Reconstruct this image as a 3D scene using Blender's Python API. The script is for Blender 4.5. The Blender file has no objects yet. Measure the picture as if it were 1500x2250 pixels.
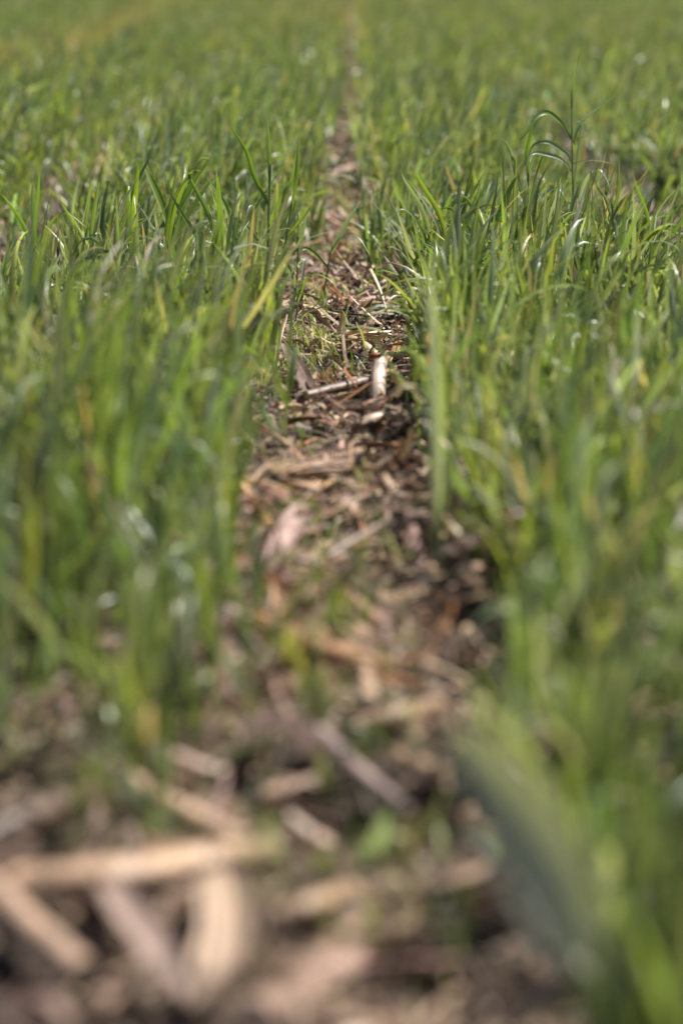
import bpy, math, random
import numpy as np
from mathutils import Vector

rng = np.random.default_rng(11)
random.seed(5)
C = bpy.context.scene.collection

# ------------------------------------------------------------------ camera, sky, sun
H = 0.69                      # lens height above the soil
PITCH = math.atan(1225 / 5312.5)
YAW = math.atan(20 / 5312.5)
cam_d = bpy.data.cameras.new("camera")
cam = bpy.data.objects.new("camera", cam_d)
C.objects.link(cam)
bpy.context.scene.camera = cam
cam_d.sensor_fit = 'VERTICAL'
cam_d.sensor_height = 36.0
cam_d.lens = 85.0
cam_d.clip_start = 0.05
cam_d.clip_end = 2000
cam_d.dof.use_dof = True
cam_d.dof.focus_distance = 4.42
cam_d.dof.aperture_fstop = 2.4
cam.location = (0, 0, H)
cam.rotation_euler = (math.pi / 2 - PITCH, 0, YAW)

scene = bpy.context.scene
scene.view_settings.view_transform = 'Standard'
scene.view_settings.look = 'None'
scene.view_settings.gamma = 1.0
scene.view_settings.exposure = 1.12
scene.cycles.use_denoising = True
scene.cycles.max_bounces = 8
scene.cycles.transparent_max_bounces = 8

SUN_EL, SUN_AZ = math.radians(56), math.radians(62)     # azimuth from +Y towards +X
world = bpy.data.worlds.new("World")
scene.world = world
world.use_nodes = True
wn = world.node_tree
sky = wn.nodes.new('ShaderNodeTexSky')
sky.sky_type = 'NISHITA'
sky.sun_disc = False
sky.sun_elevation = SUN_EL
sky.sun_rotation = SUN_AZ
bg = wn.nodes['Background']
bg.inputs['Strength'].default_value = 0.05
wn.links.new(sky.outputs[0], bg.inputs['Color'])

sun_d = bpy.data.lights.new("sun", 'SUN')
sun_d.energy = 5.0
sun_d.angle = math.radians(0.5)
sun_d.color = (1.0, 0.95, 0.87)
sun = bpy.data.objects.new("sun", sun_d)
C.objects.link(sun)
sdir = Vector((math.sin(SUN_AZ) * math.cos(SUN_EL), math.cos(SUN_AZ) * math.cos(SUN_EL), math.sin(SUN_EL)))
sun.rotation_euler = sdir.to_track_quat('Z', 'Y').to_euler()
sun.location = (5, 3, 9)

# ------------------------------------------------------------------ noise and soil height
def _hash(i, j, seed):
    v = np.sin(i * 127.1 + j * 311.7 + seed * 74.7) * 43758.5453
    return v - np.floor(v)

def vnoise(x, y, seed=0):
    x = np.asarray(x, float); y = np.asarray(y, float)
    xi, yi = np.floor(x), np.floor(y)
    u, v = x - xi, y - yi
    u = u * u * (3 - 2 * u); v = v * v * (3 - 2 * v)
    a, b = _hash(xi, yi, seed), _hash(xi + 1, yi, seed)
    c, d = _hash(xi, yi + 1, seed), _hash(xi + 1, yi + 1, seed)
    return (a * (1 - u) + b * u) * (1 - v) + (c * (1 - u) + d * u) * v

ROW = 0.76
def gap_dist(x, y):
    """distance from the centre line of the nearest bare strip, with a gentle wander"""
    x = np.asarray(x, float); y = np.asarray(y, float)
    k = np.round(x / ROW)
    wob = 0.045 * (vnoise(y * 1.3, k * 7.3, 3) - 0.5) * np.clip(y / 6, 0.3, 1)
    return x + 0.012 - k * ROW + wob, k

PITS = [(.05, 1.62, .07, .05), (-.02, 1.93, .05, .04), (.06, 1.88, .05, .04), (-.05, 3.58, .05, .035), (.03, 3.45, .05, .03), (.04, 4.80, .05, .035), (.08, 6.2, .06, .04), (.05, 2.75, .05, .03), (-.25, 1.45, .06, .03)]
def gz(x, y):
    x = np.asarray(x, float); y = np.asarray(y, float)
    g, k = gap_dist(x, y)
    m = np.exp(-(g / 0.13) ** 2)
    z = (0.030 * (vnoise(x * 7, y * 7, 1) - .5) + 0.020 * (vnoise(x * 19, y * 17, 2) - .5)) * (0.6 + 0.8 * m)
    z = z + 0.020 * (vnoise(x * 40, y * 37, 4) - .5) ** 2 * np.sign(vnoise(x * 40, y * 37, 4) - .5) * 3 * (0.4 + m) - 0.012 * m
    for px, py, rad, dep in PITS:
        z = z - dep * np.exp(-((x - px) / rad) ** 2 - ((y - py) / (rad * 1.3)) ** 2)
    return z

# pixel of the 1500 x 2250 photograph -> a place in the field
def ray(px, py):
    v = Vector(((px - 750) / 5312.5, (1125 - py) / 5312.5, -1.0))
    v.rotate(cam.rotation_euler)
    return v

def P(px, py, h=0.0):
    """where that pixel meets the soil, h metres above it"""
    r = ray(px, py)
    t = (0.07 + h - H) / r.z + np.arange(0, 0.40, 0.002) / math.hypot(r.x, r.y)
    z = H + r.z * t
    hit = np.nonzero(z <= gz(r.x * t, r.y * t) + h)[0]
    t = t[hit[0]] if len(hit) else (h - H) / r.z
    return Vector((0, 0, H)) + r * float(t)

def PD(px, py, Y):
    """the point of that sight line at distance Y"""
    r = ray(px, py)
    return Vector((0, 0, H)) + r * (Y / r.y)

# ------------------------------------------------------------------ materials
def new_mat(name):
    m = bpy.data.materials.new(name)
    m.use_nodes = True
    nt = m.node_tree
    return m, nt, nt.nodes['Principled BSDF'], nt.nodes['Material Output']

def attr(nt, name):
    a = nt.nodes.new('ShaderNodeAttribute'); a.attribute_name = name
    return a

def make_leaf_mat():
    m, nt, pb, out = new_mat("rye_leaf")
    a = attr(nt, 'tint')
    sv = attr(nt, 'grain')
    mp = nt.nodes.new('ShaderNodeMapping'); mp.inputs['Scale'].default_value = (18, 900, 1)
    nt.links.new(sv.outputs['Vector'], mp.inputs['Vector'])
    nz = nt.nodes.new('ShaderNodeTexNoise'); nz.inputs['Scale'].default_value = 1.0
    nz.inputs['Detail'].default_value = 2
    nt.links.new(mp.outputs[0], nz.inputs['Vector'])
    mr = nt.nodes.new('ShaderNodeMapRange')
    mr.inputs[1].default_value = 0.3; mr.inputs[2].default_value = 0.7
    mr.inputs[3].default_value = 0.72; mr.inputs[4].default_value = 1.25
    nt.links.new(nz.outputs[0], mr.inputs[0])
    mul = nt.nodes.new('ShaderNodeVectorMath'); mul.operation = 'SCALE'
    nt.links.new(a.outputs['Color'], mul.inputs[0]); nt.links.new(mr.outputs[0], mul.inputs['Scale'])
    nt.links.new(mul.outputs[0], pb.inputs['Base Color'])
    pb.inputs['Roughness'].default_value = 0.38
    pb.inputs['Specular IOR Level'].default_value = 0.62
    tr = nt.nodes.new('ShaderNodeBsdfTranslucent')
    warm = nt.nodes.new('ShaderNodeVectorMath'); warm.operation = 'MULTIPLY'
    warm.inputs[1].default_value = (1.38, 1.42, 0.58)
    nt.links.new(mul.outputs[0], warm.inputs[0])
    nt.links.new(warm.outputs[0], tr.inputs['Color'])
    mx = nt.nodes.new('ShaderNodeMixShader'); mx.inputs[0].default_value = 0.42
    nt.links.new(pb.outputs[0], mx.inputs[1]); nt.links.new(tr.outputs[0], mx.inputs[2])
    nt.links.new(mx.outputs[0], out.inputs['Surface'])
    return m

def make_dry_mat(name, rough=0.6, spec=0.35, fibre=(30, 1500, 1), lo=0.5, hi=1.35, trans=0.0):
    m, nt, pb, out = new_mat(name)
    a = attr(nt, 'tint'); sv = attr(nt, 'grain')
    mp = nt.nodes.new('ShaderNodeMapping'); mp.inputs['Scale'].default_value = fibre
    nt.links.new(sv.outputs['Vector'], mp.inputs['Vector'])
    nz = nt.nodes.new('ShaderNodeTexNoise'); nz.inputs['Scale'].default_value = 1.0
    nz.inputs['Detail'].default_value = 4
    nt.links.new(mp.outputs[0], nz.inputs['Vector'])
    tc = nt.nodes.new('ShaderNodeTexCoord')
    bl = nt.nodes.new('ShaderNodeTexNoise'); bl.inputs['Scale'].default_value = 38; bl.inputs['Detail'].default_value = 5
    nt.links.new(tc.outputs['Object'], bl.inputs['Vector'])
    ad = nt.nodes.new('ShaderNodeMath'); ad.operation = 'ADD'
    nt.links.new(nz.outputs[0], ad.inputs[0]); nt.links.new(bl.outputs[0], ad.inputs[1])
    mr = nt.nodes.new('ShaderNodeMapRange')
    mr.inputs[1].default_value = 0.7; mr.inputs[2].default_value = 1.3
    mr.inputs[3].default_value = lo; mr.inputs[4].default_value = hi
    nt.links.new(ad.outputs[0], mr.inputs[0])
    mul = nt.nodes.new('ShaderNodeVectorMath'); mul.operation = 'SCALE'
    nt.links.new(a.outputs['Color'], mul.inputs[0]); nt.links.new(mr.outputs[0], mul.inputs['Scale'])
    nt.links.new(mul.outputs[0], pb.inputs['Base Color'])
    pb.inputs['Roughness'].default_value = rough
    pb.inputs['Specular IOR Level'].default_value = spec
    bp = nt.nodes.new('ShaderNodeBump'); bp.inputs['Strength'].default_value = 0.5; bp.inputs['Distance'].default_value = 0.001
    nt.links.new(nz.outputs[0], bp.inputs['Height']); nt.links.new(bp.outputs[0], pb.inputs['Normal'])
    if trans:
        tr = nt.nodes.new('ShaderNodeBsdfTranslucent')
        nt.links.new(mul.outputs[0], tr.inputs['Color'])
        mx = nt.nodes.new('ShaderNodeMixShader'); mx.inputs[0].default_value = trans
        nt.links.new(pb.outputs[0], mx.inputs[1]); nt.links.new(tr.outputs[0], mx.inputs[2])
        nt.links.new(mx.outputs[0], out.inputs['Surface'])
    return m

def make_soil_mat():
    m, nt, pb, out = new_mat("soil")
    tc = nt.nodes.new('ShaderNodeTexCoord')
    n1 = nt.nodes.new('ShaderNodeTexNoise'); n1.inputs['Scale'].default_value = 9; n1.inputs['Detail'].default_value = 8
    n2 = nt.nodes.new('ShaderNodeTexNoise'); n2.inputs['Scale'].default_value = 130; n2.inputs['Detail'].default_value = 6
    for n in (n1, n2): nt.links.new(tc.outputs['Object'], n.inputs['Vector'])
    ad = nt.nodes.new('ShaderNodeMath'); ad.operation = 'ADD'
    nt.links.new(n1.outputs[0], ad.inputs[0]); nt.links.new(n2.outputs[0], ad.inputs[1])
    mr = nt.nodes.new('ShaderNodeMapRange'); mr.inputs[1].default_value = 0.7; mr.inputs[2].default_value = 1.3
    nt.links.new(ad.outputs[0], mr.inputs[0])
    cr = nt.nodes.new('ShaderNodeValToRGB')
    cr.color_ramp.elements[0].color = (0.016, 0.011, 0.008, 1)
    cr.color_ramp.elements[1].color = (0.060, 0.040, 0.029, 1)
    nt.links.new(mr.outputs[0], cr.inputs[0]); nt.links.new(cr.outputs[0], pb.inputs['Base Color'])
    pb.inputs['Roughness'].default_value = 0.95
    bp = nt.nodes.new('ShaderNodeBump'); bp.inputs['Strength'].default_value = 0.8; bp.inputs['Distance'].default_value = 0.006
    nt.links.new(n2.outputs[0], bp.inputs['Height']); nt.links.new(bp.outputs[0], pb.inputs['Normal'])
    return m

M_LEAF = make_leaf_mat()
M_STRAW = make_dry_mat("dry_straw", 0.55, 0.4, trans=0.12)
M_RIND = make_dry_mat("corn_rind", 0.45, 0.45, (12, 700, 1), 0.42, 1.30)
M_HUSK = make_dry_mat("corn_husk", 0.6, 0.35, (10, 900, 1), 0.48, 1.28, 0.18)
M_PITH = make_dry_mat("corn_pith", 0.9, 0.1, (400, 400, 1), 0.75, 1.15)
M_SOIL = make_soil_mat()

# ------------------------------------------------------------------ mesh helpers
def build_mesh(name, co, quads, tint, grain, mat, parent=None):
    co = np.asarray(co, np.float32).reshape(-1, 3)
    quads = np.asarray(quads, np.int32).reshape(-1, 4)
    me = bpy.data.meshes.new(name)
    me.vertices.add(len(co)); me.vertices.foreach_set('co', co.ravel())
    me.loops.add(quads.size); me.loops.foreach_set('vertex_index', quads.ravel())
    me.polygons.add(len(quads))
    me.polygons.foreach_set('loop_start', np.arange(0, quads.size, 4, dtype=np.int32))
    me.update(calc_edges=True)
    ta = me.attributes.new('tint', 'FLOAT_COLOR', 'POINT')
    t4 = np.ones((len(co), 4), np.float32); t4[:, :3] = tint
    ta.data.foreach_set('color', t4.ravel())
    ga = me.attributes.new('grain', 'FLOAT_VECTOR', 'POINT')
    ga.data.foreach_set('vector', np.asarray(grain, np.float32).ravel())
    me.materials.append(mat)
    o = bpy.data.objects.new(name, me)
    C.objects.link(o)
    if parent: o.parent = parent
    return o

def ribbons(base, az, el, length, width, bend, twist, col, tipcol, K=8, fold=0.25, taper=True, p=1.6, swirl=0.0, three=True):
    """N curved blades at once.  Returns co, quads, tint, grain."""
    N = len(az)
    f = lambda a: np.broadcast_to(np.asarray(a, float), (N,))
    az, el, length, width, bend, twist, swirl, fold = map(f, (az, el, length, width, bend, twist, swirl, fold))
    t = np.linspace(0, 1, K)[None, :]
    E = el[:, None] - bend[:, None] * t ** p
    A = az[:, None] + swirl[:, None] * t
    T = np.stack([np.cos(E) * np.cos(A), np.cos(E) * np.sin(A), np.sin(E)], -1)
    ds = (length / (K - 1))[:, None, None]
    mid = (T[:, 1:] + T[:, :-1]) * .5 * ds
    c = np.concatenate([np.zeros((N, 1, 3)), np.cumsum(mid, 1)], 1) + np.asarray(base)[:, None, :]
    S = np.stack([-np.sin(A), np.cos(A), np.zeros_like(A)], -1)
    Nn = np.cross(S, T)
    tw = (twist[:, None] * t)[..., None]
    S2 = S * np.cos(tw) + Nn * np.sin(tw)
    N2 = np.cross(S2, T)
    if taper:
        prof = np.minimum(0.62 + 1.4 * t, 1.0) * np.clip((1 - t) * 1.9, 0.02, 1) ** 0.75
    else:
        prof = np.ones_like(t)
    w = (width[:, None] * .5 * prof)[..., None]
    tint = (np.asarray(col)[:, None, :] * (1 - t[..., None]) + np.asarray(tipcol)[:, None, :] * t[..., None])
    off = rng.random((N, 1)) * 50
    along = length[:, None] * t + off
    if three:
        L, R = c - S2 * w, c + S2 * w
        M = c - N2 * w * 2 * fold[:, None, None]
        co = np.stack([L, M, R], 2)
        g = np.stack([np.stack([along, -w[..., 0] + 0 * along + off, 0 * along], -1), np.stack([along, 0 * along + off, 0 * along], -1),
                      np.stack([along, w[..., 0] + 0 * along + off, 0 * along], -1)], 2)
        tint = np.repeat(tint[:, :, None, :], 3, 2)
        n = 3
    else:
        co = np.stack([c - S2 * w, c + S2 * w], 2)
        g = np.stack([np.stack([along, 0 * along + off, 0 * along], -1), np.stack([along, w[..., 0] * 2 + 0 * along + off, 0 * along], -1)], 2)
        tint = np.repeat(tint[:, :, None, :], 2, 2)
        n = 2
    b = (np.arange(N) * K * n)[:, None, None]
    k = (np.arange(K - 1) * n)[None, :, None]
    j = np.arange(n - 1)[None, None, :]
    q = b + k + j
    quads = np.stack([q, q + 1, q + 1 + n, q + n], -1).reshape(-1, 4)
    return co.reshape(-1, 3), quads, tint.reshape(-1, 3), g.reshape(-1, 3)

class Bag:
    def __init__(s): s.co, s.q, s.t, s.g, s.n = [], [], [], [], 0
    def add(s, r):
        co, q, t, g = r
        s.co.append(co); s.q.append(q + s.n); s.t.append(t); s.g.append(g); s.n += len(co)
    def build(s, name, mat, parent=None):
        return build_mesh(name, np.concatenate(s.co), np.concatenate(s.q), np.concatenate(s.t), np.concatenate(s.g), mat, parent)

def pick(palette, weights, n, jitter=0.18):
    pal = np.array(palette); w = np.array(weights, float); w /= w.sum()
    c = pal[rng.choice(len(pal), n, p=w)]
    return c * (1 + jitter * rng.standard_normal((n, 1))).clip(0.5, 1.6) * (1 + 0.06 * rng.standard_normal((n, 3)))

# ------------------------------------------------------------------ the soil, one sheet
def soil():
    def axis(lo, hi, fine_lo, fine_hi, fine, grow):
        a = list(np.arange(fine_lo, fine_hi, fine))
        s = fine
        while a[-1] < hi: s *= grow; a.append(a[-1] + s)
        s = fine
        while a[0] > lo: s *= grow; a.insert(0, a[0] - s)
        return np.array(a)
    xs = axis(-220, 220, -0.45, 0.40, 0.008, 1.045)
    ys = axis(-60, 420, 0.9, 6.6, 0.010, 1.03)
    X, Y = np.meshgrid(xs, ys, indexing='ij')
    Z = gz(X, Y)
    co = np.stack([X, Y, Z], -1).reshape(-1, 3)
    nx, ny = len(xs), len(ys)
    i, j = np.meshgrid(np.arange(nx - 1), np.arange(ny - 1), indexing='ij')
    q = (i * ny + j).ravel()
    quads = np.stack([q, q + ny, q + ny + 1, q + 1], -1)
    o = build_mesh('soil', co, quads, np.full((len(co), 3), .1), np.zeros((len(co), 3)), M_SOIL)
    o['kind'] = 'structure'
soil()

# ------------------------------------------------------------------ the rye cover crop
GREENS = [(0.150, 0.204, 0.072), (0.112, 0.158, 0.064), (0.205, 0.248, 0.074), (0.195, 0.240, 0.150), (0.290, 0.320, 0.245), (0.29, 0.29, 0.09), (0.42, 0.35, 0.23)]
G_W = [31, 20, 18, 25, 15, 0.5, 0.8]

def density(x, y):
    g, k = gap_dist(x, y)
    half = np.where(k == 0, 0.108 - 0.041 * np.clip((y - 4.6) / 4.0, 0, 1), 0.10 - 0.05 * np.clip((y - 8) / 8, 0, 1))
    half = half + 0.04 * (vnoise(y * 3.1, k * 5 + np.sign(g), 8) - .5) + np.where(y > 4.8, 0.042, 0.03) * (vnoise(y * 11, k * 5 + np.sign(g), 18) - .5)
    half = half + np.where((k == 0) & (g > 0), 0.022 * np.clip((5.2 - y) / 1.0, 0, 1), 0)
    half = half + np.where((k == 0) & (g < 0), 0.024 * np.exp(-((y - 2.9) / .5) ** 2), 0)
    e = np.clip((np.abs(g) - half) / 0.04, 0, 1)
    e = np.maximum(e, 0.09 * (y < 12) * np.clip((np.abs(g) - half + 0.045) / 0.02, 0, 1))      # strays leaning into the strip
    e = np.where(k == 0, e, np.maximum(e, 0.12))
    d = e * (0.30 + 1.15 * vnoise(x * 4.5, y * 2.6, 9)).clip(0, 1) * (0.45 + 0.9 * vnoise(x * 15, y * 12, 19)).clip(0, 1)
    thin = np.clip((vnoise(x * 1.6 + 9, y * .7, 29) - .66) * 5, 0, .8) * (y > 4.2)
    d = d * (1 - thin)
    near = np.clip((y - (1.66 + 0.35 * vnoise(x * 9, 1.0, 2))) / 0.85, 0.0, 1) ** 1.3    # the trodden corner before the crop starts
    d = np.where((x < 0), d * np.maximum(near, 0.08 * (x < -0.1) * (y > 1.62)), d * (0.45 + 0.55 * np.clip((y - 1.4) / .6, 0, 1)))
    return d

def crop_height(x, y):
    g, k = gap_dist(x, y)
    edge = np.where(k == 0, 1.0, 0.72 + 0.28 * np.clip((np.abs(g) - .12) / .12, 0, 1))
    return (0.66 + 0.46 * vnoise(x * 1.9, y * 1.3, 12) + 0.34 * (vnoise(x * 7, y * 6, 13) - .5)) * edge

def scatter(y0, y1, per_m2, ax, bx):
    area = (y1 - y0) * 2 * (ax * max(y0, y1) + bx)
    n = int(area * per_m2)
    y = y0 + (y1 - y0) * rng.random(n)
    x = (rng.random(n) * 2 - 1) * (ax * y1 + bx)
    ok = np.abs(x) < ax * y + bx
    ok &= rng.random(n) < density(x, y)
    return x[ok], y[ok]

PALE_SEEDLING = [(0.26, 0.30, 0.17), (0.34, 0.34, 0.24), (0.20, 0.25, 0.08)]
def crowns(x, y):
    """several tillers share one crown"""
    k = rng.integers(1, 6, len(x))
    x, y = np.repeat(x, k), np.repeat(y, k)
    return x + rng.normal(0, .011, len(x)), y + rng.normal(0, .011, len(x))

def tillers(bag, x, y, K, leaves, three, wscale=1.0, hscale=None, pal=None):
    n = len(x)
    hs = crop_height(x, y) if hscale is None else hscale
    g, k = gap_dist(x, y)
    z = gz(x, y) - 0.004
    stem_h = hs * (0.13 + 0.07 * rng.random(n))
    lean_az = rng.random(n) * 2 * np.pi
    lean = np.abs(rng.normal(0, 0.13, n))
    col = pick(GREENS, G_W, n) if pal is None else pick(pal, [1] * len(pal), n)
    if pal is None:      # weathered, straw coloured patches of the crop
        wthr = np.clip((vnoise(x * .55 + 3, y * .16, 31) - .52) * 3, 0, 1) * np.where(x < 0.2, 1.0, .35) * np.clip((y - 6) / 6, 0, 1)
        track = np.exp(-((x + 1.9 + .15 * np.sin(y * .3)) / .22) ** 2) * np.clip((y - 10) / 6, 0, 1)
        sel = rng.random(n) < np.maximum(wthr * .35, track * .75)
        col = np.where(sel[:, None], pick([(0.33, 0.28, 0.16), (0.28, 0.26, 0.13)], [1, 1], n), col)
    pale = np.minimum(col * 1.2 + np.array([0.05, 0.045, 0.02]), 0.5)
    base = np.stack([x, y, z], -1)
    sdir = np.stack([np.sin(lean) * np.cos(lean_az), np.sin(lean) * np.sin(lean_az), np.cos(lean)], -1)
    if three:
        bag.add(ribbons(base, lean_az, np.pi / 2 - lean, stem_h * 1.05, 0.0038 * wscale, 0.05, 0.0, pale, col, K=4, fold=0.6, taper=False))
    for i in range(leaves):
        f = (i + 0.6 * rng.random(n)) / leaves
        b = base + sdir * (stem_h * (0.12 + 0.88 * f))[:, None]
        az = lean_az * 0.2 + i * 2.4 + rng.random(n) * 2.2
        L = hs * (0.08 + 0.13 * rng.random(n)) * np.where(f > .6, 1.05, 1.0)
        el = np.radians(rng.normal(76, 10, n)) - 0.2 * (1 - f)
        droop = rng.random(n)
        bend = np.where(droop < 0.58, rng.normal(0.12, 0.2, n), np.where(droop < 0.80, rng.normal(0.8, .3, n), rng.normal(2.1, .5, n)))
        w = (0.0058 + 0.0056 * rng.random(n)) * wscale
        c = col * (0.85 + 0.3 * rng.random((n, 1)))
        dry = rng.random(n) < (0.10 if i == 0 else 0.006) * (y > 2.2)
        straw = pick([(0.42, 0.32, 0.19), (0.36, 0.26, 0.18)], [1, 1], n)
        c = np.where(dry[:, None], straw, c)
        tip = c * np.array([1.12, 1.08, 0.95])
        burnt = rng.random(n) < 0.05
        tip = np.where(burnt[:, None], straw, tip)
        bag.add(ribbons(b, az, el, L, w, bend, rng.normal(0, 0.9, n), c, tip, K=K, fold=0.16 + .1 * rng.random(n), p=1.6 + 2.2 * rng.random(), swirl=rng.normal(0, .3, n), three=three))

bag = Bag()
x, y = scatter(0.9, 3.2, 500, 0.17, 0.7);  x, y = crowns(x, y); tillers(bag, x, y, 9, 3, True)
x, y = scatter(3.2, 7.0, 520, 0.17, 0.7);   x, y = crowns(x, y); tillers(bag, x, y, 8, 3, True)
x, y = scatter(7.0, 18.0, 850, 0.17, 0.8);    tillers(bag, x, y, 5, 3, False, 1.15)
x, y = scatter(18.0, 34.0, 700, 0.17, 1.0);   tillers(bag, x, y, 4, 3, False, 1.2)
x, y = scatter(34.0, 62.0, 300, 0.17, 1.5);   tillers(bag, x, y, 3, 2, False, 1.7)
n = 38
y = 1.72 + 0.75 * rng.random(n); x = -0.42 + 0.44 * rng.random(n)
tillers(bag, x, y, 9, 3, True, 0.9, 0.28 + 0.32 * rng.random(n))
# stray short seedlings that came up in the bare strips
n = 700
y = 1.6 + 6 * rng.random(n) ** 1.2; x = rng.normal(-0.01, 0.08, n)
keep = vnoise(x * 12, y * 7, 21) > 0.55
x, y = x[keep], y[keep]
tillers(bag, x, y, 6, 2, True, 0.45, 0.16 + 0.22 * rng.random(len(x)))
n = 170
y = rng.normal(4.25, 0.14, n); x = rng.normal(-0.06, 0.035, n)
tillers(bag, x, y, 6, 2, True, 0.38, 0.08 + 0.12 * rng.random(n), PALE_SEEDLING)
grass = bag.build('grass', M_LEAF)
grass['kind'] = 'stuff'; grass['label'] = 'green rye cover crop growing in dense bands on both sides of the bare strip'

# ------------------------------------------------------------------ chopped residue on the soil
DRY = [(0.222, 0.146, 0.100), (0.145, 0.090, 0.059), (0.307, 0.218, 0.144), (0.073, 0.046, 0.031), (0.256, 0.176, 0.137), (0.188, 0.159, 0.096), (0.393, 0.301, 0.185)]
D_W = [24, 26, 10, 24, 12, 8, 4]
def litter(bag, n, xf, yf, smin, smax, wmin, wmax, K=5, three=True, keep=None, lift=0.012, pal=None, tilt=.26):
    y = yf(n); x = xf(n, y)
    if keep is not None:
        ok = keep(x, y); x, y = x[ok], y[ok]
    n = len(x)
    z = gz(x, y) + 0.001 + lift * rng.random(n) ** 2
    L = smin + (smax - smin) * rng.random(n) ** 2.2
    w = wmin + (wmax - wmin) * rng.random(n) ** 2.5
    el = rng.normal(0.10, tilt, n)
    bend = rng.normal(0.25, 0.55, n)
    c = pick(DRY, D_W, n, .25) if pal is None else pick(pal, [1] * len(pal), n, .25)
    bag.add(ribbons(np.stack([x, y, z], -1), rng.random(n) * 6.283, el, L, w, bend, rng.normal(0, 1.0, n), c, c * 1.05, K=K,
                    fold=0.1 + 0.6 * rng.random(n), taper=False, p=1.4, swirl=rng.normal(0, .6, n), three=three))
bag = Bag()
gapx = lambda s: (lambda n, y: rng.normal(-0.012, s, n))
uni = lambda a, b: (lambda n: a + (b - a) * rng.random(n))
clump = lambda x, y: vnoise(x * 16, y * 12, 41) > .47
litter(bag, 9500, gapx(0.085), uni(1.2, 7.0), 0.008, 0.08, 0.0012, 0.008, keep=clump)
litter(bag, 9000, gapx(0.09), uni(1.2, 6.0), 0.01, 0.07, 0.0006, 0.0014)
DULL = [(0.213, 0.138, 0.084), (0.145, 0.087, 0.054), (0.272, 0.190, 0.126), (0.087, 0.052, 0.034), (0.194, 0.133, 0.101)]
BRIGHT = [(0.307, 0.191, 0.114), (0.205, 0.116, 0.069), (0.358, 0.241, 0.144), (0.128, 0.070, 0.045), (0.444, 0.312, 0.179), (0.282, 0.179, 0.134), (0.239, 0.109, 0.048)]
litter(bag, 2050, gapx(0.085), uni(2.1, 7.0), 0.025, 0.13, 0.003, 0.013, 8, lift=.028, pal=BRIGHT, tilt=.38)
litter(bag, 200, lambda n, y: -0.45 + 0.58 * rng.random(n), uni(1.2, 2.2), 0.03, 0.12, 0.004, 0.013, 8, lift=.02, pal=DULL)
litter(bag, 500, gapx(0.06), uni(7.0, 16.0), 0.05, 0.16, 0.006, 0.02, 6, lift=.02, pal=BRIGHT)
litter(bag, 2500, lambda n, y: (rng.random(n) * 2 - 1) * (0.17 * y + 0.5), uni(1.6, 9.0), 0.03, 0.14, 0.004, 0.014, 7, lift=.03, pal=BRIGHT)
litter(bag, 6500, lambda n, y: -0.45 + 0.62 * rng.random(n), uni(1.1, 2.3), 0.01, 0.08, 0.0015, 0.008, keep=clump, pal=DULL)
litter(bag, 26000, lambda n, y: (rng.random(n) * 2 - 1) * (0.17 * y + 0.5), uni(1.2, 7.5), 0.01, 0.09, 0.0015, 0.008, 4)
litter(bag, 16000, gapx(0.075), uni(7.0, 24.0), 0.02, 0.10, 0.003, 0.012, 3, False)
litter(bag, 12000, gapx(0.07), uni(24.0, 62.0), 0.03, 0.14, 0.006, 0.02, 3, False)
for k in (-3, -2, -1, 1, 2, 3):
    litter(bag, 6000, lambda n, y, k=k: k * ROW + rng.normal(0, 0.07, n), uni(2.5, 24.0), 0.02, 0.10, 0.003, 0.012, 3, False, keep=lambda x, y: np.abs(x) < 0.17 * y + 0.9)
res = bag.build('crop_residue', M_STRAW)
res['kind'] = 'stuff'; res['label'] = 'chopped brown corn residue and straw fibres littering the soil'

# ------------------------------------------------------------------ things
def thing(name, label, cat, loc, group=None):
    o = bpy.data.objects.new(name, None); C.objects.link(o)
    o.location = loc; o.empty_display_size = 0.02
    o['label'] = label; o['category'] = cat
    if group: o['group'] = group
    return o

def spline(pts, n):
    pts = np.array([tuple(p) for p in pts], float)
    if len(pts) == 2:
        t = np.linspace(0, 1, n)[:, None]
        return pts[0] * (1 - t) + pts[1] * t
    q = np.vstack([2 * pts[0] - pts[1], pts, 2 * pts[-1] - pts[-2]])
    out = []
    for u in np.linspace(0, len(pts) - 1 - 1e-9, n):
        i = int(u); f = u - i
        a, b, c, d = q[i:i + 4]
        out.append(0.5 * (2 * b + (c - a) * f + (2 * a - 5 * b + 4 * c - d) * f * f + (3 * b - a - 3 * c + d) * f ** 3))
    return np.array(out)

def frames(c, hint):
    T = np.gradient(c, axis=0); T /= np.linalg.norm(T, axis=1, keepdims=True) + 1e-12
    h = np.array(hint, float)
    S = np.cross(T, h); ln = np.linalg.norm(S, axis=1, keepdims=True)
    bad = ln[:, 0] < 0.05
    S[bad] = np.cross(T[bad], np.array([0.3, 0.9, 0.1])); ln = np.linalg.norm(S, axis=1, keepdims=True)
    S /= ln
    for i in range(1, len(S)):
        if np.dot(S[i], S[i - 1]) < 0: S[i] *= -1
    return T, S, np.cross(S, T)

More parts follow.
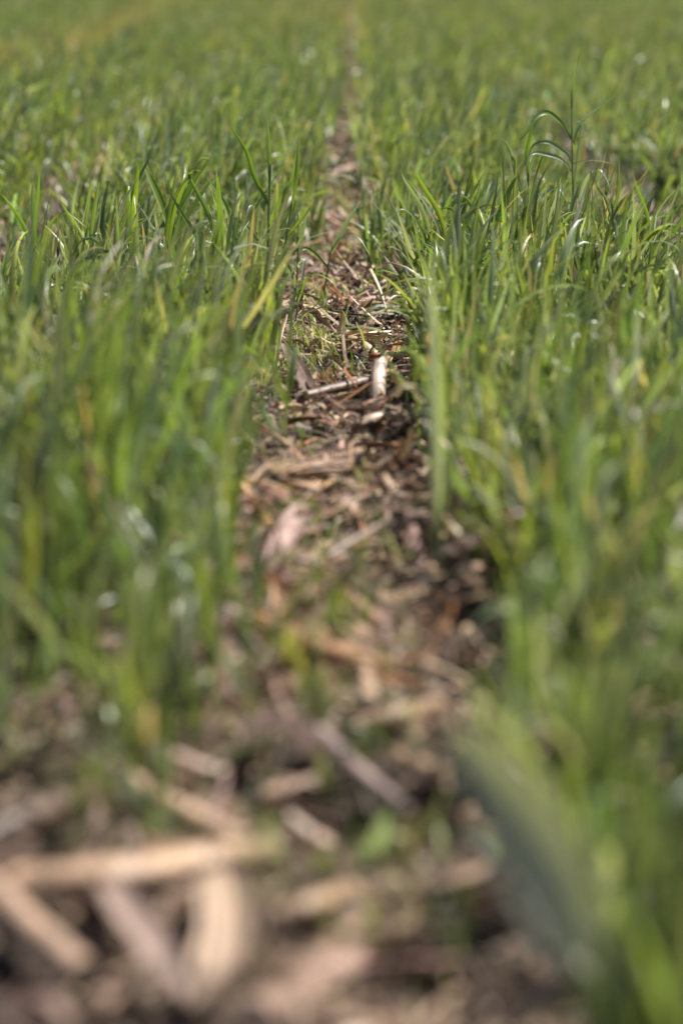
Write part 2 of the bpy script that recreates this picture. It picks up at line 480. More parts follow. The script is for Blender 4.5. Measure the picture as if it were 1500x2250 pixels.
def strip_obj(name, parent, pts, width, col, mat, hint=(0, 0, 1), prof='leaf', curl=0.25, twist=0.0, rings=22, across=5, ripple=0.0, tip=None, fray=0.0, twist0=0.0):
    """a leaf, husk or splinter: a strip along pts, bowed across by curl"""
    loc = np.array(parent.location)
    c = spline(pts, rings) - loc
    T, S, N = frames(c, hint)
    t = np.linspace(0, 1, rings)
    if prof == 'leaf': w = np.minimum(0.5 + 1.6 * t, 1) * np.clip((1 - t) * 1.8, 0.03, 1) ** 0.8
    elif prof == 'husk': w = np.clip(np.sin(np.pi * (0.12 + 0.83 * t)), 0.08, 1) ** 0.6
    elif prof == 'spindle': w = np.clip(np.sin(np.pi * (0.04 + 0.92 * t)), 0.1, 1) ** 0.5
    else: w = np.ones(rings)
    ph = random.random() * 6
    co, tint, g = [], [], []
    col = np.array(col, float); tip = col if tip is None else np.array(tip, float)
    for i in range(rings):
        a = twist0 + twist * t[i]
        s = S[i] * math.cos(a) + N[i] * math.sin(a)
        nn = np.cross(s, T[i])
        for j in range(across):
            u = j / (across - 1) * 2 - 1
            r = ripple * width * math.sin(t[i] * 17 + ph + u * 1.3) * abs(u)
            fr = fray * width * (random.random() - .5) if i in (0, rings - 1) else 0
            co.append(c[i] + s * (u * width * .5 * w[i]) - nn * (curl * width * (1 - u * u) * w[i]) + nn * r + T[i] * fr * 3)
            tint.append(col * (1 - t[i]) + tip * t[i]); g.append((t[i] * .2 + ph, u * width * .5 + ph, 0))
    q = []
    for i in range(rings - 1):
        for j in range(across - 1):
            a = i * across + j
            q.append((a, a + 1, a + 1 + across, a + across))
    return build_mesh(name, co, q, np.array(tint), np.array(g), mat, parent)

def tube_obj(name, parent, pts, r, col, mat, rings=20, sides=12, oval=0.85, knobs=(), torn=0.0, ends=True, taper=0.0, lump=0.06):
    loc = np.array(parent.location)
    c = spline(pts, rings) - loc
    T, S, N = frames(c, (0.05, 0.1, 1))
    L = np.linalg.norm(c[-1] - c[0])
    ph = random.random() * 6
    co, tint, g = [], [], []
    col = np.array(col, float)
    jag = [torn * (random.random() - .3) for _ in range(sides)]
    jag2 = [torn * (random.random() - .3) for _ in range(sides)]
    for i in range(rings):
        t = i / (rings - 1)
        rr = r * (1 - taper * t)
        for k in knobs: rr *= 1 + 0.16 * math.exp(-((t - k) * L / 0.006) ** 2)
        for j in range(sides):
            a = 2 * math.pi * j / sides
            q = rr * (1 + lump * math.sin(2 * a + ph + t * 3) + lump * .5 * math.sin(5 * a + ph * 2))
            e = T[i] * (jag[j] if i == rings - 1 else (-jag2[j] if i == 0 else 0))
            co.append(c[i] + S[i] * math.cos(a) * q + N[i] * math.sin(a) * q * oval + e)
            tint.append(col * (1 + 0.12 * math.sin(t * 9 + ph))); g.append((t * L + ph, a * r + ph, 0))
    q = []
    for i in range(rings - 1):
        for j in range(sides):
            a, b = i * sides + j, i * sides + (j + 1) % sides
            q.append((a, b, b + sides, a + sides))
    o = build_mesh(name, co, q, np.array(tint), np.array(g), mat, parent)
    return o

def disc_obj(name, parent, centre, axis, r, col, mat, oval=0.85, bulge=0.15):
    loc = np.array(parent.location)
    T = np.array(axis, float); T /= np.linalg.norm(T)
    S = np.cross(T, (0.05, 0.1, 1)); S /= np.linalg.norm(S); N = np.cross(S, T)
    c = np.array(centre) - loc
    rad = [1.0, 0.75, 0.4, 0.02]; sides = 12
    co = [c + (S * math.cos(2 * math.pi * j / sides) + N * math.sin(2 * math.pi * j / sides) * oval) * r * k * (0.95 + .1 * random.random()) + T * r * bulge * (1 - k) * (0.6 + random.random() * .8)
          for k in rad for j in range(sides)]
    q = [(i * sides + j, i * sides + (j + 1) % sides, (i + 1) * sides + (j + 1) % sides, (i + 1) * sides + j) for i in range(3) for j in range(sides)]
    co = np.array(co)
    return build_mesh(name, co, q, np.tile(np.array(col), (len(co), 1)), (co + loc)[:, [0, 2, 1]], mat, parent)

TAN = (0.38, 0.25, 0.155); PALE = (0.50, 0.375, 0.25); PINK = (0.38, 0.26, 0.20); GREY = (0.26, 0.195, 0.165)
BROWN = (0.22, 0.135, 0.085); RUST = (0.26, 0.105, 0.045); ORANGE = (0.50, 0.29, 0.14); STRAW = (0.62, 0.50, 0.31); DARK = (0.10, 0.065, 0.048)
PITH = (0.62, 0.52, 0.40)

def corn_stalk(label, pts, r, col=TAN, nodes=(0.3,), torn=0.006, group=None, oval=0.85, cap=True, name='corn_stalk', cat='corn stalk'):
    """pts: (px, py, height) of points along the stalk"""
    w = [P(*p) for p in pts] if not isinstance(pts[0], Vector) else pts
    mid = sum(w, Vector()) / len(w)
    t = thing(name, label, cat, mid, group)
    tube_obj('rind', t, w, r, col, M_RIND, knobs=nodes, torn=torn, oval=oval)
    c = spline(w, 40)
    for k in nodes:
        i = max(1, min(38, int(k * 39)))
        a = Vector(c[i] - c[i - 1]).normalized() * 0.003
        m = Vector(c[i])
        tube_obj('node', t, [m - a, m, m + a], r * 1.10, tuple(v * .72 for v in col), M_RIND, rings=5, oval=oval)
    if cap:
        for e, s in ((0, 1), (-1, -2)):
            ax = c[e] - c[s]
            disc_obj('pith', t, c[e] - ax / np.linalg.norm(ax) * .002, ax, r * 0.93, PITH, M_PITH, oval)
    return t

def husk(label, pts, width, col=PINK, curl=0.3, twist=0.4, group=None, ripple=0.06, name='corn_husk', cat='corn husk', prof='husk', mid=True, hint=(0, 0, 1), twist0=0.0):
    w = [P(*p) for p in pts] if not isinstance(pts[0], Vector) else pts
    t = thing(name, label, cat, sum(w, Vector()) / len(w), group)
    strip_obj('blade', t, w, width, col, M_HUSK, curl=curl, twist=twist, prof=prof, ripple=ripple, across=9, rings=30, fray=0.12, hint=hint, twist0=twist0)
    if mid:
        h = Vector(hint).normalized()
        strip_obj('midrib', t, [p + h * (curl * width + 0.001) for p in w], width * .10, tuple(min(1, v * 1.15) for v in col), M_HUSK, curl=0.5, prof='spindle', across=5, rings=24, hint=hint, twist=twist * 0, twist0=twist0)
    return t

def straw(label, pts, r, col=STRAW, group=None, name='straw_stem', cat='straw'):
    w = [P(*p) for p in pts]
    t = thing(name, label, cat, sum(w, Vector()) / len(w), group)
    tube_obj('stem', t, w, r, col, M_RIND, sides=8, lump=0.1, taper=.3, torn=.003)
    return t

# ---- in focus in the bare strip
def split_stalk():
    w0, w1 = P(738, 742, .030), P(852, 728, .034)
    t = thing('split_corn_stalk', 'bright straw yellow split corn stalk lying across the bare strip with splayed fibres', 'corn stalk', (w0 + w1) / 2)
    strip_obj('rind', t, [w0, (w0 + w1) / 2 + Vector((0, 0, .004)), w1], .020, (.60, .47, .27), M_RIND, curl=.35, prof='flat', fray=.5, across=7)
    for k, (a, b, c_, d) in enumerate([(745, 735, 846, 716), (742, 738, 838, 722), (748, 746, 852, 738), (741, 745, 830, 748), (752, 732, 820, 718)]):
        strip_obj('splinter', t, [P(a, b, .034), P((a + c_) / 2, (b + d) / 2, .041), P(c_, d, .038)], .0065, (.74, .60, .36) if k % 2 else (.66, .50, .28), M_RIND, curl=.4, prof='spindle', twist=.4)
split_stalk()
corn_stalk('pale pink broken corn stalk stub standing with torn top in the bare strip', [PD(829, 896, 3.70), PD(829, 850, 3.72), PD(834, 798, 3.76)], .0115, (.60, .45, .37), nodes=(0.12,), torn=.014)
husk('grey brown broad husk leaning at the left edge of bare strip beside a pale cane', [P(690, 872, .01), P(660, 815, .035), PD(622, 752, 4.15)], .028, (.20, .145, .12), .25, .3)
corn_stalk('short pale orange cane standing upright beside the grey brown husk', [P(606, 806, .0), PD(603, 780, 4.12), PD(598, 748, 4.13)], .0075, (.62, .42, .25), nodes=(.5,))
corn_stalk('long dark brown corn stalk lying slantwise behind the pale pink stub', [(672, 868, .014), (745, 850, .018), (826, 832, .016)], .0085, (.13, .082, .056), nodes=(.35, .8))
husk('rust brown curled leaf propped up where the bare strip narrows', [P(700, 662, .004), P(716, 628, .04), P(738, 640, .035), P(764, 672, .006)], .014, RUST, .35, .5, cat='dry leaf', name='dry_leaf')
straw('rust brown thin stalk leaning against the curled rust leaf', [(686, 672, .005), (700, 640, .02), (714, 612, .03)], .0028, RUST)
straw('pale bent straw stem arching over the right side of bare strip', [(814, 594, .07), (828, 622, .06), (840, 655, .035), (850, 694, .004)], .0040, (.66, .50, .33))
straw('pale cream stick lying just behind the split yellow stalk', [(664, 672, .012), (705, 684, .014), (744, 692, .012)], .0050, (.66, .54, .38))
straw('dark brown twig lying across the pale cream stick', [(735, 684, .012), (790, 692, .014), (862, 700, .012)], .0034, DARK, name='twig', cat='twig')
straw('thin purple brown twig crossing left edge of bare strip', [(640, 702, .010), (668, 690, .018), (702, 680, .016)], .0022, (.11, .05, .045), name='twig', cat='twig')
husk('dark brown husk at the right edge of bare strip beside the split yellow stalk', [(838, 770, .012), (880, 752, .03), (930, 738, .02)], .020, (.26, .17, .12), .3, .6)
husk('flat pinkish husk fragment lying left of split yellow stalk', [(735, 762, .008), (760, 766, .012), (790, 778, .008)], .016, PINK, .2, .5)
husk('pink curled dead leaf hanging over the bare strip beyond the focus', [P(795, 412, .05), P(830, 404, .09), P(866, 450, .06), P(876, 480, .02)], .026, (.50, .36, .32), .3, .5, cat='dry leaf', name='dry_leaf')
corn_stalk('pale tan corn stalk lying far along the left edge of the bare strip', [(640, 530, .02), (668, 508, .03), (705, 448, .03)], .010, PALE)
corn_stalk('pinkish corn stalk lying crosswise in the bare strip beyond the focus', [(715, 385, .015), (760, 372, .02), (800, 362, .015)], .012, PINK)
husk('broad pink brown husk lying far up the bare strip', [(745, 305, .02), (775, 290, .04), (800, 280, .02)], .04, (.44, .31, .27), .3, .4)
corn_stalk('reddish tan corn stalk lying farthest up the bare strip', [(755, 240, .02), (785, 232, .03), (805, 228, .02)], .014, (.40, .27, .22))
straw('grey thin stick lying under the dark hollow of the bare strip', [(600, 1008, .012), (700, 1018, .016), (800, 1010, .012)], .0045, (.30, .21, .16))
corn_stalk('tan corn stalk lying level across the bare strip below the dark hollow', [(640, 1046, .012), (700, 1040, .016), (765, 1034, .014)], .0075, (.44, .30, .21), nodes=(.6,))
corn_stalk('second brown corn stalk lying level right behind the tan one', [(590, 1030, .010), (690, 1024, .014), (830, 1030, .012)], .006, BROWN)
husk('torn grey brown husk lying in front of the pale pink stub', [(700, 905, .01), (760, 890, .025), (860, 902, .012)], .022, (.30, .22, .18), .3, .8)
husk('narrow brown husk draped over the edge of the dark hollow', [(640, 905, .02), (690, 880, .04), (760, 872, .03)], .018, (.24, .16, .12), .25, .6)
# ---- middle distance blur
corn_stalk('slim orange tan cane leaning at the left edge of the bare strip', [PD(512, 1040, 3.02), PD(556, 1100, 2.98), P(600, 1165, .006)], .0062, ORANGE, nodes=(.4, .75))
husk('long pinkish husk slanting from the slim orange cane towards the camera', [P(690, 1085, .02), P(640, 1150, .045), P(585, 1255, .02)], .030, (0.400, 0.281, 0.254), .3, .5)
straw('pale pink stick lying level in front of the long pinkish husk', [(640, 1228, .02), (695, 1240, .022), (748, 1248, .02)], .0052, (0.448, 0.328, 0.287))
corn_stalk('rounded orange brown corn stalk lying slantwise in mid strip', [(742, 1296, .02), (795, 1338, .022), (850, 1386, .016)], .0088, (0.336, 0.203, 0.131), nodes=(.7,))
husk('curled orange leaf standing up left of the orange brown stalk', [P(582, 1260, .06), P(608, 1300, .05), P(635, 1375, .015)], .020, ORANGE, .4, .5, cat='dry leaf', name='dry_leaf')
straw('yellow tan short stem leaning above the orange brown stalk', [(745, 1258, .04), (732, 1285, .03), (718, 1318, .01)], .0045, (0.448, 0.328, 0.164))
straw('long dark brown stick slanting up to the right in mid strip', [(690, 1240, .014), (770, 1190, .022), (848, 1145, .03)], .0055, (0.200, 0.133, 0.107))
corn_stalk('thick rust brown corn stalk lying crosswise in the near strip', [(570, 1365, .03), (690, 1420, .034), (870, 1478, .026)], .0115, (0.288, 0.156, 0.082), nodes=(.25,))
husk('pale curled husk rising at the right edge of the bare strip', [P(1000, 1215, .02), P(1040, 1180, .06), P(1105, 1150, .05)], .024, (0.448, 0.343, 0.295), .4, .5)
corn_stalk('small round cut corn stalk end glowing pale by the right crop edge', [(1030, 1255, .02), (1060, 1230, .03), (1085, 1208, .04)], .0075, (0.440, 0.296, 0.221))
husk('pink ragged husk lying under the small round stalk end', [(950, 1310, .015), (990, 1290, .035), (1030, 1270, .02)], .022, PINK, .35, .6)
corn_stalk('tan corn stalk lying level right of centre in the near strip', [(780, 1592, .02), (870, 1572, .025), (960, 1550, .022)], .0095, (0.320, 0.211, 0.139), nodes=(.5,))
corn_stalk('stubby corn stalk pointing its pale round end at the camera', [(800, 1470, .028), (806, 1505, .03), (810, 1542, .03)], .0085, (0.416, 0.281, 0.197), nodes=())
husk('broad pink husk tent standing over the near strip left of centre', [P(545, 1640, .01), P(600, 1570, .06), P(668, 1600, .045), P(690, 1680, .01)], .032, (0.384, 0.281, 0.262), .3, .4)
straw('thin pinkish stick slanting down left of the broad pink husk', [(590, 1490, .03), (612, 1530, .03), (640, 1590, .02)], .0042, PINK)
husk('pale upright dead leaf standing among the left crop edge', [P(252, 1660, .01), PD(250, 1560, 2.12), PD(262, 1445, 2.12)], .018, (0.480, 0.343, 0.221), .3, .5, cat='dry leaf', name='dry_leaf')
corn_stalk('brown dead stem standing up inside the left rye', [PD(150, 1120, 2.95), PD(148, 1030, 2.95), PD(146, 955, 2.95)], .0085, (0.304, 0.187, 0.131))
husk('pink dead leaf hanging in the left rye beside the bare strip', [PD(494, 1000, 3.2), PD(478, 905, 3.2), PD(466, 822, 3.2)], .016, (0.416, 0.289, 0.262), .3, .6, cat='dry leaf', name='dry_leaf')
husk('small tan dead leaf left of the hanging pink leaf', [PD(445, 965, 3.1), PD(432, 915, 3.1), PD(424, 878, 3.1)], .014, TAN, .3, .6, cat='dry leaf', name='dry_leaf')
# ---- foreground, far out of focus
corn_stalk('long tan corn stalk slanting down behind the big level stalk', [(252, 1702, .03), (390, 1778, .034), (535, 1850, .035)], .0110, (0.52, 0.355, 0.245), nodes=(.55,))
corn_stalk('big tan corn stalk lying level with a rounded right end', [(35, 1930, .03), (250, 1918, .036), (450, 1886, .04), (612, 1872, .045)], .0150, (0.46, 0.305, 0.20), nodes=(.3, .8), oval=.6)
husk('wide pale pink husk curling open in the foreground below the big level stalk', [P(478, 1900, .045), P(505, 2010, .05), P(478, 2120, .045), P(415, 2205, .03)], .046, (0.43, 0.31, 0.225), .28, -.5)
husk('mauve husk strip crossing to the base of the wide pale husk', [P(232, 1925, .04), P(320, 2050, .04), P(420, 2195, .03)], .030, (0.33, 0.24, 0.20), .3, .4)
corn_stalk('tan corn stalk running out of view in the near left corner', [(-60, 1920, .03), (60, 2030, .03), (185, 2135, .02)], .0125, (0.384, 0.257, 0.180))
husk('pale bleached husk lump beside the start of the long slanting stalk', [P(95, 1690, .03), P(150, 1655, .05), P(215, 1700, .03)], .030, (0.496, 0.374, 0.312), .4, .5)
corn_stalk('corn stalk coloured dark as if shaded lying at the left margin above the big level stalk', [(-60, 1860, .03), (60, 1800, .035), (190, 1745, .03)], .0150, (0.11, 0.070, 0.050))  # shade put into the rind colour, the sun still reaches this stalk
corn_stalk('short pink corn stalk stub standing in the dark near hollow', [P(868, 1935, .0), PD(868, 1885, 1.87), PD(866, 1835, 1.87)], .0110, (0.432, 0.296, 0.254))
husk('ochre curled husk lying below the short pink stub', [P(790, 2070, .02), P(860, 2045, .045), P(925, 1995, .03)], .022, (0.416, 0.296, 0.180), .4, .5)
husk('tan husk scrap lying at the lower edge right of the wide pale husk', [P(180, 2240, .02), P(240, 2180, .035), P(300, 2150, .02)], .03, (0.416, 0.281, 0.205), .3, .5)
straw('pale pinkish stick slanting up across the near grey green blade', [(1085, 1905, .03), (1150, 1868, .04), (1225, 1828, .05)], .0055, (0.400, 0.296, 0.262))
husk('small pale husk chip lying before the near grey green blade', [P(1080, 1735, .03), P(1100, 1715, .04), P(1122, 1705, .03)], .018, (0.496, 0.406, 0.361), .3, .3, mid=False)
corn_stalk('mauve brown stalk slanting down right across the near strip', [(700, 1610, .03), (770, 1680, .03), (900, 1790, .025)], .0085, (0.272, 0.195, 0.172))
husk('tan husk standing in the lower left corner', [P(20, 2230, .02), P(70, 2180, .04), P(150, 2230, .03)], .028, (0.368, 0.257, 0.213), .3, .5)
corn_stalk('brown corn stalk lying at the lower edge right of centre', [(560, 2225, .02), (680, 2170, .025), (800, 2090, .02)], .0115, (0.304, 0.203, 0.156))

for lab, a, b, rr, cc in [
    ('dull tan corn stalk lying crosswise between the wide pale husk and the short pink stub', (610, 2010), (770, 1950), .0095, (.36, .24, .155)),
    ('brown corn stalk slanting up to the short pink stub from below', (640, 2150), (800, 2010), .0085, (.26, .165, .11)),
    ('tan corn stalk lying across the dark near hollow right of the short pink stub', (890, 1975), (1090, 1900), .0085, (.34, .23, .155)),
    ('pinkish corn stalk lying behind the long tan stalk near the left crop edge', (330, 1640), (490, 1700), .0080, (.42, .30, .24)),
    ('brown corn stalk lying level between the long tan stalk and the near grey green blade', (560, 1745), (690, 1715), .0085, (.25, .16, .11)),
    ('pale corn stalk piece lying slantwise above the dark near hollow', (640, 1800), (730, 1860), .0075, (.46, .34, .25)),
    ('ochre corn stalk piece lying level right of the mauve brown stalk', (880, 1660), (990, 1700), .0075, (.42, .29, .17))]:
    corn_stalk(lab, [(a[0], a[1], .025), ((a[0] + b[0]) / 2, (a[1] + b[1]) / 2 + 4, .03), (b[0], b[1], .025)], rr, cc, nodes=(.4,), oval=.7, torn=.010)
# pieces that nothing tells apart: one built, the rest copied
def copy_tree(root, loc, rz, sc):
    r = root.copy(); C.objects.link(r); r.location = loc; r.rotation_euler = (0, 0, rz); r.scale = (sc, sc, sc)
    for ch in root.children:
        c = ch.copy(); C.objects.link(c); c.parent = r
    return r

small = corn_stalk('small weathered corn stalk piece lying half buried in the litter', [Vector((-.03, 3.3, .0)), Vector((.0, 3.3, .004)), Vector((.03, 3.3, .0))], .006, (.40, .28, .20), group='small stalk pieces in the litter')
chip = husk('small curled brown husk flake lying in the litter', [Vector((-.025, 3.5, .0)), Vector((.0, 3.505, .008)), Vector((.028, 3.5, .0))], .014, (.38, .27, .21), group='small husk flakes in the litter')
flat = husk('flat straw coloured husk strip lying on the litter of the bare strip', [Vector((-.04, 4.2, .0)), Vector((.0, 4.204, .006)), Vector((.042, 4.2, .002))], .013, (.46, .345, .22), .22, .3, group='flat husk strips on the litter', ripple=.1)
slab = husk('dull brown leaf strip lying on the litter of the bare strip', [Vector((-.05, 4.4, .0)), Vector((.0, 4.39, .009)), Vector((.05, 4.41, .002))], .011, (.24, .155, .11), .3, .8, group='brown leaf strips on the litter', name='dry_leaf', cat='dry leaf')
for proto, cnt in ((small, 34), (chip, 46), (flat, 44), (slab, 44)):
    for i in range(cnt):
        yy = 1.45 + 6.0 * random.random() ** 1.3 if proto in (small, chip) else 2.4 + 4.2 * random.random()
        xx = random.gauss(-0.012, 0.065) if yy > 2.1 else random.uniform(-0.36, 0.12)
        l = (xx, yy, float(gz(xx, yy)) + .008)
        if i == 0: proto.location = l; proto.rotation_euler = (0, 0, random.random() * 6)
        else: copy_tree(proto, l, random.random() * 6.28, random.uniform(.7, 1.5))

# ---- rye plants that stand out
GL = (0.17, 0.21, 0.13); FR = (0.125, 0.195, 0.036); DK = (0.14, 0.20, 0.06); YG = (0.175, 0.235, 0.035)
def rye_plant(label, stem, leaves, r=.0022, group=None, name='rye_plant', scol=(0.19, 0.25, 0.13)):
    """stem: points; leaves: (points, width, colour, twist)"""
    t = thing(name, label, 'rye plant', stem[0], group)
    tube_obj('stem', t, stem, r, scol, M_LEAF, sides=7, lump=.02, taper=.35)
    for pts, w, col, tw in leaves:
        strip_obj('leaf', t, pts, w, col, M_LEAF, hint=(0.15, -0.75, 0.6), curl=.16, twist=tw, rings=26, twist0=0.2, tip=tuple(v * 1.1 for v in col))
    return t

Y = 4.72
q = lambda a, b, dy=0.0: PD(a, b, Y + dy)
rye_plant('tall lone rye plant rising well above the right crop band', [q(1256, 700), q(1258, 480), q(1256, 330), q(1255, 240)], [
    ([q(1255, 243), q(1258, 190, .01), q(1267, 140), q(1282, 95, -.02)], .0075, DK, 2.2),
    ([q(1254, 305), q(1235, 272, -.02), q(1205, 248, -.05), q(1180, 255, -.07), q(1158, 290, -.09), q(1139, 310, -.10)], .0095, FR, .5),
    ([q(1258, 310), q(1277, 268, .02), q(1320, 232, .05), q(1374, 192, .08)], .0085, DK, .8),
    ([q(1256, 360), q(1240, 335, -.03), q(1205, 312, -.05), q(1172, 318, -.06), q(1158, 350, -.07)], .0085, GL, .4),
    ([q(1258, 380), q(1232, 350, -.04), q(1195, 338, -.06), q(1166, 340, -.08), q(1150, 385, -.1)], .0075, GL, .3),
    ([q(1258, 330), q(1262, 310, -.01), q(1285, 302, -.03), q(1310, 298, -.05)], .0060, YG, .3),
    ([q(1259, 420), q(1268, 350, .0), q(1276, 290), q(1277, 268), q(1262, 268, -.02)], .0070, GL, .3),
    ([q(1260, 480), q(1285, 400, -.02), q(1312, 372, -.04), q(1330, 390, -.05), q(1345, 432, -.06)], .0085, (.24, .28, .22), .4),
    ([q(1258, 360), q(1300, 352, -.02), q(1357, 362, -.05)], .0050, (.30, .26, .13), .2)])
rye_plant('rye plant with an upright leaf left of the tall lone plant', [q(1162, 690, .05), q(1161, 500, .05), q(1160, 380, .05)], [
    ([q(1160, 400, .05), q(1158, 340, .05), q(1163, 300, .05), q(1172, 242, .06)], .0095, FR, .4),
    ([q(1160, 470, .05), q(1135, 390, .04), q(1120, 330, .03), q(1098, 302, .02)], .0080, GL, .5),
    ([q(1161, 480, .05), q(1190, 430, .04), q(1225, 415, .03), q(1245, 440, .02)], .0085, (.22, .27, .20), .4)])
rye_plant('rye plant with two pale bent leaves right of the tall lone plant', [q(1352, 690), q(1352, 560), q(1355, 470)], [
    ([q(1354, 490), q(1356, 420), q(1360, 335, .01)], .0085, DK, .3),
    ([q(1353, 520), q(1380, 470, -.02), q(1403, 420, -.03), q(1424, 370, -.03)], .0085, GL, .8),
    ([q(1353, 540), q(1335, 450, -.02), q(1312, 405, -.04), q(1340, 380, -.06)], .0075, GL, .4)])
Y = 4.45
rye_plant('stout blue green rye plant upright at the left edge of bare strip', [q(582, 720), q(588, 560), q(592, 420), q(594, 360)], [
    ([q(593, 400), q(591, 340), q(590, 300), q(587, 255)], .0085, DK, .6),
    ([q(590, 450), q(560, 390, -.02), q(540, 330, -.03), q(500, 268, -.04)], .0090, FR, .5),
    ([q(590, 500), q(615, 440, -.02), q(640, 395, -.02), q(652, 325, -.02)], .0100, YG, .6),
    ([q(588, 560), q(545, 500, -.04), q(530, 508, -.06), q(545, 560, -.08)], .0085, GL, .4)], r=.0034, scol=(.19, .25, .15))
rye_plant('slanting rye plant with long stem leaning right over the bare strip edge', [q(600, 700), q(618, 590), q(636, 480), q(645, 420)], [
    ([q(640, 460), q(650, 400, -.01), q(655, 330), q(662, 290)], .0080, FR, .5),
    ([q(630, 520), q(655, 490, -.03), q(676, 462, -.04), q(690, 440, -.05)], .0090, YG, .4),
    ([q(625, 560), q(655, 540, -.03), q(672, 480, -.04), q(684, 445, -.05)], .0075, GL, .4)], r=.0028, scol=(.20, .26, .15))
rye_plant('slim pale rye plant with a drooping dry leaf at the strip edge', [q(636, 720), q(652, 620), q(655, 520)], [
    ([q(654, 560), q(656, 500), q(652, 450, .01)], .0060, GL, .3),
    ([q(654, 590), q(660, 575, -.02), q(668, 570, -.04), q(662, 625, -.05), q(652, 640, -.05)], .0085, (.30, .33, .26), .4),
    ([q(648, 640), q(640, 590, -.03), q(615, 572, -.04), q(590, 625, -.06)], .0080, GL, .5)])
rye_plant('arching rye plant sending one grey leaf across the far bare strip', [q(712, 640, .25), q(722, 580, .25), q(730, 540, .25)], [
    ([q(730, 545, .25), q(755, 500, .24), q(785, 455, .22), q(830, 412, .18)], .0100, (.17, .22, .16), .5),
    ([q(726, 560, .25), q(750, 522, .22), q(785, 520, .2), q(812, 560, .18)], .0085, GL, .4),
    ([q(722, 590, .25), q(690, 555, .22), q(664, 548, .2), q(640, 590, .18)], .0070, FR, .4)])
rye_plant('short rye plant with thin arched leaves beside the rust leaf', [q(648, 742), q(652, 690), q(655, 640)], [
    ([q(654, 665), q(680, 605, -.03), q(720, 612, -.05), q(745, 640, -.06)], .0060, YG, .4),
    ([q(652, 700), q(700, 660, -.05), q(640, 640, -.05)], .0060, FR, .4),
    ([q(650, 720), q(672, 690, -.05), q(690, 700, -.08), q(700, 745, -.1)], .0070, YG, .4)])
for lab, bx, dy, hgt, sd in [
    ('erect rye plant topping the left clump near its outer side', 305, .12, .37, 1),
    ('tall rye plant in the middle of the left clump', 345, .05, .36, 2),
    ('leafy rye plant at the inner side of the left clump', 405, .15, .35, 3),
    ('rye plant at the outer left of the clump beside bare brown soil', 210, .25, .30, 4),
    ('slender rye plant alone at the far left of the sharp grass', 70, .2, .30, 5),
    ('rye plant standing midway between the left clump and the bare strip', 470, .0, .34, 6),
    ('rye plant close left of the stout blue green plant', 535, .05, .33, 7),
    ('rye plant at the right edge of the bare strip in the sharp zone', 965, .1, .31, 8),
    ('rye plant standing just inside the right band of sharp grass', 985, .0, .31, 9),
    ('rye plant midway between the bare strip and the tall lone plant', 1075, .05, .31, 10),
    ('rye plant at the far right of the sharp grass', 1430, .2, .30, 11)]:
    R_ = random.Random(sd)
    b = PD(bx, 700, Y + dy); b = Vector((b.x, Y + dy, float(gz(b.x, Y + dy))))
    hgt *= .95; sh = hgt * .55
    top = b + Vector((R_.uniform(-.03, .03), R_.uniform(-.02, .02), sh))
    lv = []
    for i in range(4):
        f = .35 + .2 * i
        s = b.lerp(top, f); a = R_.uniform(0, 6.28); L = (hgt - sh * f) * R_.uniform(.8, 1.05)
        o_ = Vector((math.cos(a), math.sin(a) * .6, 0))
        k = R_.choice([.02, .08, .2, .45])
        lv.append(([s, s + o_ * L * .12 * (1 + k) + Vector((0, 0, L * .45)), s + o_ * L * .35 * (1 + k) + Vector((0, 0, L * (.85 - k * .25))), s + o_ * L * (.4 + k) + Vector((0, 0, L * (1.02 - k)))],
                   R_.uniform(.0075, .011), R_.choice([GL, FR, DK, YG, FR]), R_.uniform(-2, 2)))
    rye_plant(lab, [b, b.lerp(top, .5), top], lv)

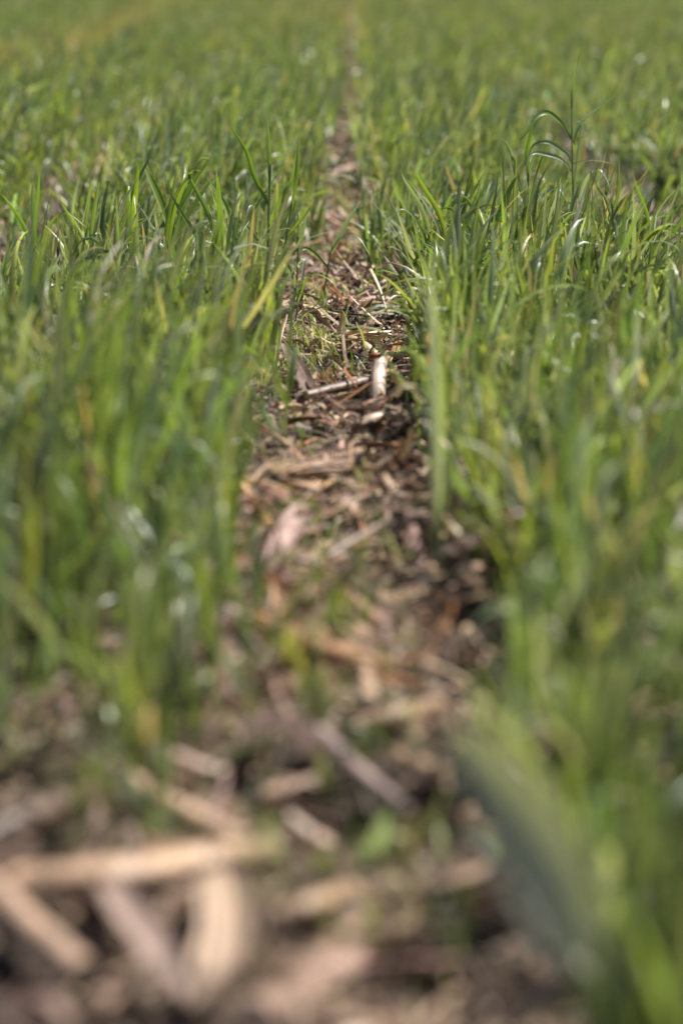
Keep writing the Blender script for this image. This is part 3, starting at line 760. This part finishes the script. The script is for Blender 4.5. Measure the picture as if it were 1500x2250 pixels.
# near blades, far out of focus
def lone(label, pts, w, col, tw=.3, extra=(), prof='leaf'):
    t = thing('rye_plant', label, 'rye plant', pts[0])
    k = pts[0].lerp(pts[1], .5)
    foot = Vector((pts[0].x + .01, pts[0].y, float(gz(pts[0].x + .01, pts[0].y)) - .005))
    tube_obj('stem', t, [foot, foot.lerp(pts[0], .6), pts[0], k], .0022, (.13, .19, .09), M_LEAF, sides=7, taper=.2)
    strip_obj('leaf', t, pts, w, col, M_LEAF, hint=(0.1, -0.9, 0.4), curl=.15, twist=tw, rings=26, prof=prof)
    for p2, w2, c2 in extra:
        strip_obj('leaf', t, p2, w2, c2, M_LEAF, hint=(0.1, -0.9, 0.4), curl=.15, twist=.4, rings=26)
yn = 2.60
lone('tall whitish rye blade standing blurred at the right edge of the bare strip', [PD(966, 1345, yn), PD(958, 1000, yn), PD(950, 700, yn), PD(938, 556, yn - .02)], .0135, (.40, .44, .37), .3,
     [([PD(960, 1200, yn), PD(990, 1010, yn), PD(1030, 800, yn), PD(1048, 640, yn)], .009, GL)])
yn = 2.08
lone('whitish upright rye blade blurred in front of the right band', [PD(1172, 1690, yn), PD(1170, 1500, yn), PD(1172, 1350, yn), PD(1176, 1215, yn)], .0120, (.27, .32, .25), .3)
yn = 1.16
lone('broad grey green blade flopped over in the near right foreground', [PD(1265, 2110, yn - .03), PD(1225, 1970, yn - .02), PD(1140, 1800, yn), PD(1000, 1600, yn + .03)], .040, (.32, .32, .27), .5, prof='husk')
lone('grey green blade slanting in the dark near hollow', [P(770, 1960, .0), P(812, 1880, .03), P(842, 1810, .06), P(868, 1765, .08)], .013, (.20, .25, .20))
lone('thin grey green blade slanting behind the long tan stalk', [P(520, 1815, .0), P(545, 1770, .03), P(580, 1715, .05), P(612, 1668, .07)], .010, (.24, .28, .22))
yn = 2.7
lone('whitish rye blade blurred left of the bare strip', [PD(540, 1370, yn), PD(545, 1300, yn), PD(550, 1220, yn), PD(552, 1145, yn)], .0110, (.28, .33, .24))
yn = 2.9
lone('short white green blade standing behind the long dark stick', [PD(672, 1225, yn), PD(670, 1190, yn), PD(668, 1150, yn), PD(666, 1110, yn)], .0080, (.28, .33, .27))
yn = 2.35
lone('bluish blade leaning blurred inside the left rye', [PD(290, 1440, yn), PD(268, 1290, yn), PD(240, 1150, yn), PD(200, 1020, yn)], .0140, (.20, .25, .19))
